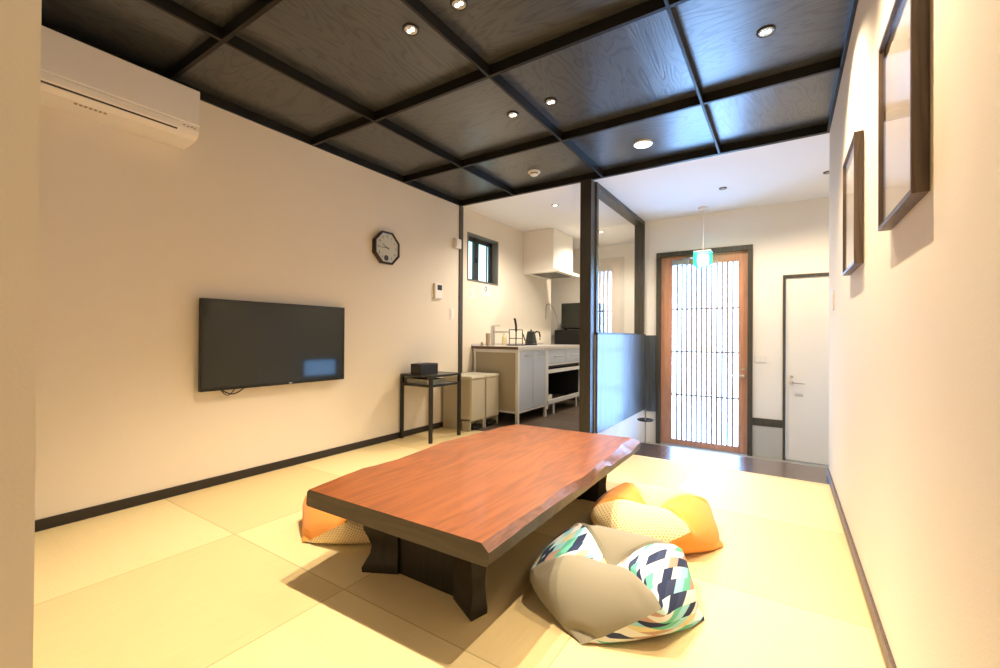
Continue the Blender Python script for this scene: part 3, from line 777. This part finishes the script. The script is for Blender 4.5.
t = thing('wall_notice', 'small faint paper notice on the kitchen wall beside the corner post', 'notice', (XL, 4.20, 1.52))
obj('sheet', bx((XL, 4.15, 1.46), (XL+.002, 4.25, 1.57)), M['paper'], t)
bm = B()
for k in range(3): box(bm, (XL+.0018, 4.17+.0*k, 1.535-.022*k), (XL+.0026, 4.215-.01*k, 1.541-.022*k))
obj('printed_lines', bm, M['pale_ink'], t)

# ------------------------------------------------------------------ pictures on the right wall
def picture(label, y0, y1, z0, z1):
    t = thing('framed_picture', label, 'picture', (XR, (y0+y1)/2, z0))
    xf = XR-.032; w = .013
    bm = B()
    box(bm, (xf, y0, z0), (XR-.001, y0+w, z1), .001); box(bm, (xf, y1-w, z0), (XR-.001, y1, z1), .001)
    box(bm, (xf, y0+w, z0), (XR-.001, y1-w, z0+w), .001); box(bm, (xf, y0+w, z1-w), (XR-.001, y1-w, z1), .001)
    obj('frame', bm, M['picture_frame'], t)
    obj('artwork', bx((XR-.016, y0+w, z0+w), (XR-.004, y1-w, z1-w)), M['art'], t)
    obj('glass', bx((xf+.006, y0+w, z0+w), (xf+.009, y1-w, z1-w)), M['glass'], t)
picture('large dark-framed picture on the right wall, nearer one, cut by the photo top', 1.346, 1.771, 1.334, 1.90)
picture('smaller-looking dark-framed picture on the right wall, farther one near the entrance', 2.329, 2.756, 1.315, 1.868)

# ------------------------------------------------------------------ side table and box
t = thing('side_table', 'black metal two-tier side table against the left wall', 'side table', (-2.95, 3.26, 0))
sx0, sx1, sy0, sy1, sz = XL+.016, -2.745, 3.035, 3.485, .632
lw = .028
for x in (sx0, sx1-lw):
    for y in (sy0, sy1-lw): obj('leg', bx((x, y, 0), (x+lw, y+lw, sz), .001), M['black_metal'], t)
for z in (sz-.022, .520):
    bm = B()
    box(bm, (sx0+lw, sy0+.002, z), (sx1-lw, sy0+lw-.002, z+.02)); box(bm, (sx0+lw, sy1-lw+.002, z), (sx1-lw, sy1-.002, z+.02))
    box(bm, (sx0+.002, sy0+lw, z), (sx0+lw-.002, sy1-lw, z+.02)); box(bm, (sx1-lw+.002, sy0+lw, z), (sx1-.002, sy1-lw, z+.02))
    obj('rail', bm, M['black_metal'], t)
obj('top', bx((sx0+lw-.003, sy0+lw-.003, sz-.016), (sx1-lw+.003, sy1-lw+.003, sz-.004)), M['smoked'], t)
obj('shelf', bx((sx0+lw-.003, sy0+lw-.003, .524), (sx1-lw+.003, sy1-lw+.003, .536)), M['smoked'], t)
t = thing('remote_tray', 'pale grey tray lying on the lower tier of the black side table', 'tray', (-2.95, 3.15, .537))
bm = box(box(B(), (-3.10, 3.075, .537), (-2.80, 3.30, .541)), (-3.10, 3.075, .537), (-2.80, 3.079, .585)); box(bm, (-3.10, 3.296, .537), (-2.80, 3.30, .585)); box(bm, (-3.10, 3.075, .537), (-3.096, 3.30, .585)); box(bm, (-2.804, 3.075, .537), (-2.80, 3.30, .585))
obj('tray_body', bm, simple('grey_green_tray', (.30, .31, .26), .5), t)
obj('white_tag', bx((-2.83, 3.0735, .545), (-2.812, 3.0750, .58)), M['paper'], t)
t = thing('tissue_box', 'black box with a white tissue on the black side table', 'tissue box', (-2.96, 3.19, sz))
obj('box', bx((-3.04, 3.066, sz-.0035), (-2.90, 3.31, sz+.100), .006), M['black_matte'], t)
bm = B()
bmesh.ops.create_cone(bm, cap_ends=True, segments=10, radius1=.010, radius2=.022, depth=.022, matrix=Matrix.Translation((-2.955, 3.10, sz+.107)) @ Matrix.Diagonal((1, .5, 1, 1)))
obj('tissue', bm, M['paper'], t)

# ------------------------------------------------------------------ two pedal bins
def bin_(y0, y1, label):
    x0, x1, zt = -3.13, -2.738, .578
    t = thing('pedal_bin', label, 'bin', (-2.95, (y0+y1)/2, 0), 'pedal bins by the kitchen counter')
    bm = box(B(), (x0, y0, .10), (x1-.02, y1, zt-.03), .006)
    box(bm, (x0, y0, 0), (x1-.12, y1, .11), .004); box(bm, (x1-.14, y0, 0), (x1-.02, y0+.018, .12)); box(bm, (x1-.14, y1-.018, 0), (x1-.02, y1, .12))
    obj('body', bm, M['bin'], t)
    obj('front_panel', bx((x1-.022, y0+.006, .105), (x1-.006, y1-.006, zt-.034), .004), M['bin'], t)
    obj('lid', bx((x0-.004, y0-.002, zt-.03), (x1, y1+.002, zt), .008), M['bin_lid'], t)
    obj('pedal', prism(B(), [(x1-.11, .03), (x1-.01, .018), (x1-.005, .03), (x1-.02, .045), (x1-.11, .05)], 'Y', y0+.045, y1-.045), M['black_plastic'], t)
bin_(3.655, 3.910, 'cream pedal bin nearer the side table')
bin_(3.926, 4.186, 'cream pedal bin beside the counter end panel, behind its twin')

# ------------------------------------------------------------------ kitchen counter: sink unit, drawer unit, worktop
KF, KZ = -2.51, .852
t = thing('sink_cabinet', 'pale silver two-door sink cabinet with a beige end panel', 'cabinet', (-2.83, 4.57, 0))
bm = B(); q = .034
for y in (4.215, 4.925-q):
    for x in (XL+.03, KF-q): box(bm, (x, y, 0), (x+q, y+q, KZ))
box(bm, (XL+.03, 4.217, KZ-.035), (KF-q, 4.217+.028, KZ)); box(bm, (KF-.03, 4.247, KZ-.02), (KF-.004, 4.893, KZ))
box(bm, (KF-.03, 4.247, .13), (KF-.004, 4.893, .15)); box(bm, (XL+.06, 4.217, .13), (KF-q, 4.24, .15))
box(bm, (XL+.03, 4.247, KZ-.03), (XL+.05, 4.893, KZ)); box(bm, (XL+.05, 4.895, KZ-.03), (KF-q+.002, 4.915, KZ))
obj('frame', bm, M['steel'], t)
obj('end_panel', bx((XL+.06, 4.228, .15), (KF-q, 4.240, KZ-.034)), M['beige_panel'], t)
obj('carcass', bx((XL+.035, 4.24, .15), (KF-.03, 4.89, KZ-.01)), M['beige_panel'], t)
for a, b_ in ((4.252, 4.567), (4.573, 4.888)):
    dd = obj('door', bx((KF-.022, a, .154), (KF-.002, b_, KZ-.024), .002), M['silver_door'], t)
    obj('handle', box(box(bx((KF+.006, a+.10, .775), (KF+.014, b_-.03, .789), .003), (KF-.004, a+.11, .778), (KF+.008, a+.12, .786)), (KF-.004, b_-.05, .778), (KF+.008, b_-.04, .786)), M['chrome'], dd)
t = thing('drawer_cabinet', 'open steel cabinet with two drawers above a dark shelf space', 'cabinet', (-2.83, 5.48, 0))
ys0, ys1 = 4.935, 6.05
bm = B()
for y in (ys0, ys1-q):
    for x in (XL+.03, KF-q): box(bm, (x, y, .085), (x+q, y+q, KZ))
box(bm, (KF-.032, ys0+q-.002, .535), (KF, ys1-q+.002, .58)); box(bm, (KF-.032, ys0+q-.002, .632), (KF-.004, ys1-q+.002, .65)); box(bm, (KF-.03, ys0+q-.002, KZ-.018), (KF-.004, ys1-q+.002, KZ))
box(bm, (KF-.034, ys0+.01, .14), (KF, ys1-q+.002, .19))
box(bm, (XL+.03, ys0+q-.002, KZ-.03), (XL+.05, ys1-q+.002, KZ)); box(bm, (XL+.05, ys1-.025, KZ-.03), (KF-q+.002, ys1-.005, KZ))
obj('frame', bm, M['steel'], t)
for y in (5.16, 5.90):
    for x in (KF-.02, XL+.05): obj('foot', cyl(B(), (x, y, 0), (x, y, .142), .014), M['steel'], t, True)
obj('shelf', bx((XL+.04, ys0+.01, .118), (KF-.034, ys1-.01, .134)), M['kitchen_floor'], t)
obj('back_panel', box(bx((XL+.03, ys0+.04, .13), (XL+.04, ys1-.04, .60)), (XL+.04, ys1-.03, .13), (KF-.04, ys1-.02, .60)), M['black_matte'], t)
obj('drawer_box', bx((XL+.05, ys0+.05, .60), (KF-.035, ys1-.05, KZ-.02)), M['black_matte'], t)
for a, b_ in ((4.973, 5.49), (5.50, 6.012)):
    dr_ = obj('drawer', bx((KF-.022, a, .654), (KF-.002, b_, KZ-.022), .002), M['silver_door'], t)
    obj('handle', box(box(bx((KF+.006, a+.13, .74), (KF+.014, b_-.13, .753), .003), (KF-.004, a+.15, .742), (KF+.008, a+.16, .75)), (KF-.004, b_-.16, .742), (KF+.008, b_-.15, .75)), M['chrome'], dr_)
bm = box(B(), (-2.72, 5.01, .135), (-2.58, 5.22, .14)); box(bm, (-2.72, 5.01, .135), (-2.715, 5.22, .24)); box(bm, (-2.585, 5.01, .135), (-2.58, 5.22, .24)); box(bm, (-2.715, 5.01, .135), (-2.585, 5.015, .24)); box(bm, (-2.715, 5.215, .135), (-2.585, 5.22, .24))
tag(obj('storage_box', bm, M['white_plastic']), 'small white open box on the dark shelf under the drawers', 'box')
o = obj('worktop', box(bx((XL+.002, 4.20, KZ+.001), (KF+.012, 6.06, KZ+.036), .003), (XL+.002, 4.206, KZ+.03), (XL+.012, 6.05, KZ+.06)), M['worktop']); tag(o, 'long pale steel worktop over the kitchen cabinets', 'worktop')
o2 = obj('edge_strip', bx((XL+.01, 4.196, KZ+.003), (KF+.010, 4.2005, KZ+.033)), simple('brown_edge_strip', (.12, .07, .04), .5), o)
ZW = KZ+.0365

# things on the worktop
def rod(bm, pts, r): return tube(bm, pts, r, 8)
t = thing('kitchen_faucet', 'square chrome faucet with a flat spout at the sink', 'faucet', (-2.985, 4.40, ZW))
fx, fy = -2.985, 4.405
obj('base_column', bx((fx-.02, fy-.02, ZW), (fx+.02, fy+.02, ZW+.235), .003), M['chrome'], t)
obj('spout', bx((fx+.02, fy-.013, ZW+.158), (fx+.225, fy+.013, ZW+.178), .003), M['chrome'], t)
obj('lever', bx((fx-.02, fy-.012, ZW+.238), (fx+.095, fy+.012, ZW+.247), .003), M['chrome'], t)
o = obj('drinking_glass', lathe(B(), [(.0001, 0), (.024, .001), (.029, .15), (.027, .15), (.022, .008), (.0001, .008)], (-2.965, 4.275, ZW)), simple('brownish_glass', (.42, .34, .25), .15), smooth=True)
tag(o, 'tall brownish tumbler beside the faucet', 'tumbler')
o = obj('small_jar', lathe(B(), [(.0001, 0), (.015, 0), (.016, .03), (.010, .045), (.0001, .046)], (-3.03, 4.245, ZW)), simple('clear_jar', (.55, .48, .38), .2), smooth=True)
tag(o, 'tiny pale jar at the wall end of the worktop', 'jar')
t = thing('soap_bottle', 'pale yellow dish soap bottle behind the faucet spout', 'bottle', (-2.98, 4.66, ZW))
obj('bottle_body', lathe(B(), [(.0001, 0), (.03, .001), (.031, .10), (.02, .125), (.011, .13), (.011, .145), (.0001, .146)], (-2.98, 4.66, ZW)), M['soap'], t, True)
obj('cap', lathe(B(), [(.013, .145), (.013, .165), (.0001, .167)], (-2.98, 4.66, ZW)), M['white_plastic'], t, True)
t = thing('utensil_rack', 'black wire utensil rack between the soap bottle and the kettle', 'rack', (-2.88, 4.78, ZW))
bm = box(B(), (-2.95, 4.66, ZW), (-2.80, 4.89, ZW+.012), .003)
obj('tray', bm, M['black_plastic'], t)
bm = B()
for x in (-2.93, -2.83):
    for y in (4.70, 4.86): cyl(bm, (x, y, ZW+.01), (x, y, ZW+.20), .006, seg=8)
for z in (ZW+.20, ZW+.09):
    rod(bm, [(-2.93, 4.70, z), (-2.83, 4.70, z)], .005); rod(bm, [(-2.83, 4.70, z), (-2.83, 4.86, z)], .005); rod(bm, [(-2.83, 4.86, z), (-2.93, 4.86, z)], .005); rod(bm, [(-2.93, 4.86, z), (-2.93, 4.70, z)], .005)
obj('wire_frame', bm, M['black_metal'], t)
t = thing('knife', 'black-handled knife standing in the wire utensil rack', 'knife', (-2.88, 4.78, ZW+.01))
obj('blade', prism(B(), [(4.765, ZW+.015), (4.80, ZW+.07), (4.80, ZW+.19), (4.772, ZW+.19)], 'X', -2.8815, -2.8785), M['chrome'], t)
obj('handle', tube(B(), [(-2.88, 4.785, ZW+.18), (-2.88, 4.78, ZW+.26), (-2.885, 4.765, ZW+.325), (-2.89, 4.755, ZW+.345)], .014), M['black_plastic'], t, True)
t = thing('electric_kettle', 'black electric kettle with a slim spout on the worktop', 'kettle', (-2.86, 5.14, ZW))
kx, ky = -2.86, 5.14
obj('power_base', lathe(B(), [(.0001, 0), (.085, 0), (.088, .012), (.08, .02), (.0001, .021)], (kx, ky, ZW)), M['black_plastic'], t, True)
obj('body', lathe(B(), [(.0001, .022), (.078, .022), (.08, .04), (.062, .13), (.054, .175), (.0001, .176)], (kx, ky, ZW)), M['kettle'], t, True)
ld_ = obj('lid', lathe(B(), [(.052, .175), (.048, .186), (.0001, .192)], (kx, ky, ZW)), M['kettle'], t, True)
obj('knob', lathe(B(), [(.010, .19), (.012, .203), (.008, .21), (.0001, .211)], (kx, ky, ZW)), M['black_plastic'], ld_, True)
dv = Vector((.55, .835, 0))
obj('spout', tube(B(), [Vector((kx, ky, ZW+.06))-dv*.065, Vector((kx, ky, ZW+.07))-dv*.095, Vector((kx, ky, ZW+.12))-dv*.11, Vector((kx, ky, ZW+.165))-dv*.13], .009), M['kettle'], t, True)
obj('handle', tube(B(), [Vector((kx, ky, ZW+.16))+dv*.05, Vector((kx, ky, ZW+.185))+dv*.085, Vector((kx, ky, ZW+.175))+dv*.125, Vector((kx, ky, ZW+.12))+dv*.14, Vector((kx, ky, ZW+.07))+dv*.135], .011), M['black_plastic'], t, True)

# range hood on the left wall of the kitchen
t = thing('range_hood', 'white boxy range hood hanging over the kitchen worktop', 'range hood', (-2.92, 5.77, 1.9))
obj('duct_box', bx((XL+.001, 5.44, 1.95), (-2.68, 6.10, ZC-.002), .003), M['hood'], t)
obj('canopy', bx((XL+.001, 5.44, 1.905), (-2.60, 6.16, 1.95), .004), M['hood'], t)
obj('filter', bx((XL+.12, 5.52, 1.898), (-2.68, 6.06, 1.9065), .002), M['filter'], t)

# dark appliances at the end of the kitchen
t = thing('refrigerator', 'low black refrigerator past the end of the kitchen worktop', 'refrigerator', (-2.82, 6.68, 0))
obj('body', bx((-3.13, 6.44, .02), (-2.48, 6.96, 1.115), .008), M['black_plastic'], t)
obj('door', bx((-3.13, 6.405, .05), (-2.48, 6.436, 1.112), .006), M['black_plastic'], t)
for x in (-3.10, -2.57): obj('foot', bx((x, 6.48, 0), (x+.06, 6.54, .022)), M['black_matte'], t)
t = thing('upper_appliance', 'black boxy appliance stacked on the low black refrigerator', 'appliance', (-2.78, 6.68, 1.115))
obj('body', bx((-3.03, 6.46, 1.135), (-2.49, 6.92, 1.545), .008), M['black_plastic'], t)
obj('door', bx((-3.025, 6.438, 1.15), (-2.495, 6.458, 1.535), .004), M['screen'], t)
for x in (-3.0, -2.56): obj('foot', bx((x, 6.5, 1.1155), (x+.04, 6.54, 1.137)), M['black_matte'], t)
o = obj('power_cord', tube(B(), [(XL+.006, 6.15, 1.28), (XL+.008, 6.15, 1.46), (XL+.012, 6.17, 1.515), (XL+.03, 6.23, 1.525), (XL+.06, 6.29, 1.47), (XL+.09, 6.35, 1.36), (XL+.10, 6.42, 1.20), (XL+.10, 6.45, 1.119)], .006), M['grey_plastic'], smooth=True)
tag(o, 'thin grey cord looping from the kitchen wall down to the refrigerator', 'cord')

# umbrella stand in the sunken entrance
ux, uy = -1.385, 5.30
t = thing('umbrella_stand', 'slim black ring umbrella stand on a pole by the lattice door', 'umbrella stand', (ux, uy, GZ))
obj('base', lathe(B(), [(.0001, 0), (.10, 0), (.10, .010), (.02, .018), (.0001, .018)], (ux, uy, GZ)), M['black_metal'], t, True)
obj('pole', cyl(B(), (ux, uy, GZ+.012), (ux, uy, GZ+.50), .008, seg=12), M['grey_plastic'], t, True)
bm = B(); tube(bm, [(ux+.085*math.cos(a), uy+.085*math.sin(a), GZ+.37) for a in np.linspace(0, 2*PI, 33)], .010)
for a in (PI/6, PI*7/6): tube(bm, [(ux, uy, GZ+.37), (ux+.085*math.cos(a), uy+.085*math.sin(a), GZ+.37)], .005)
obj('ring', bm, M['black_metal'], t, True)
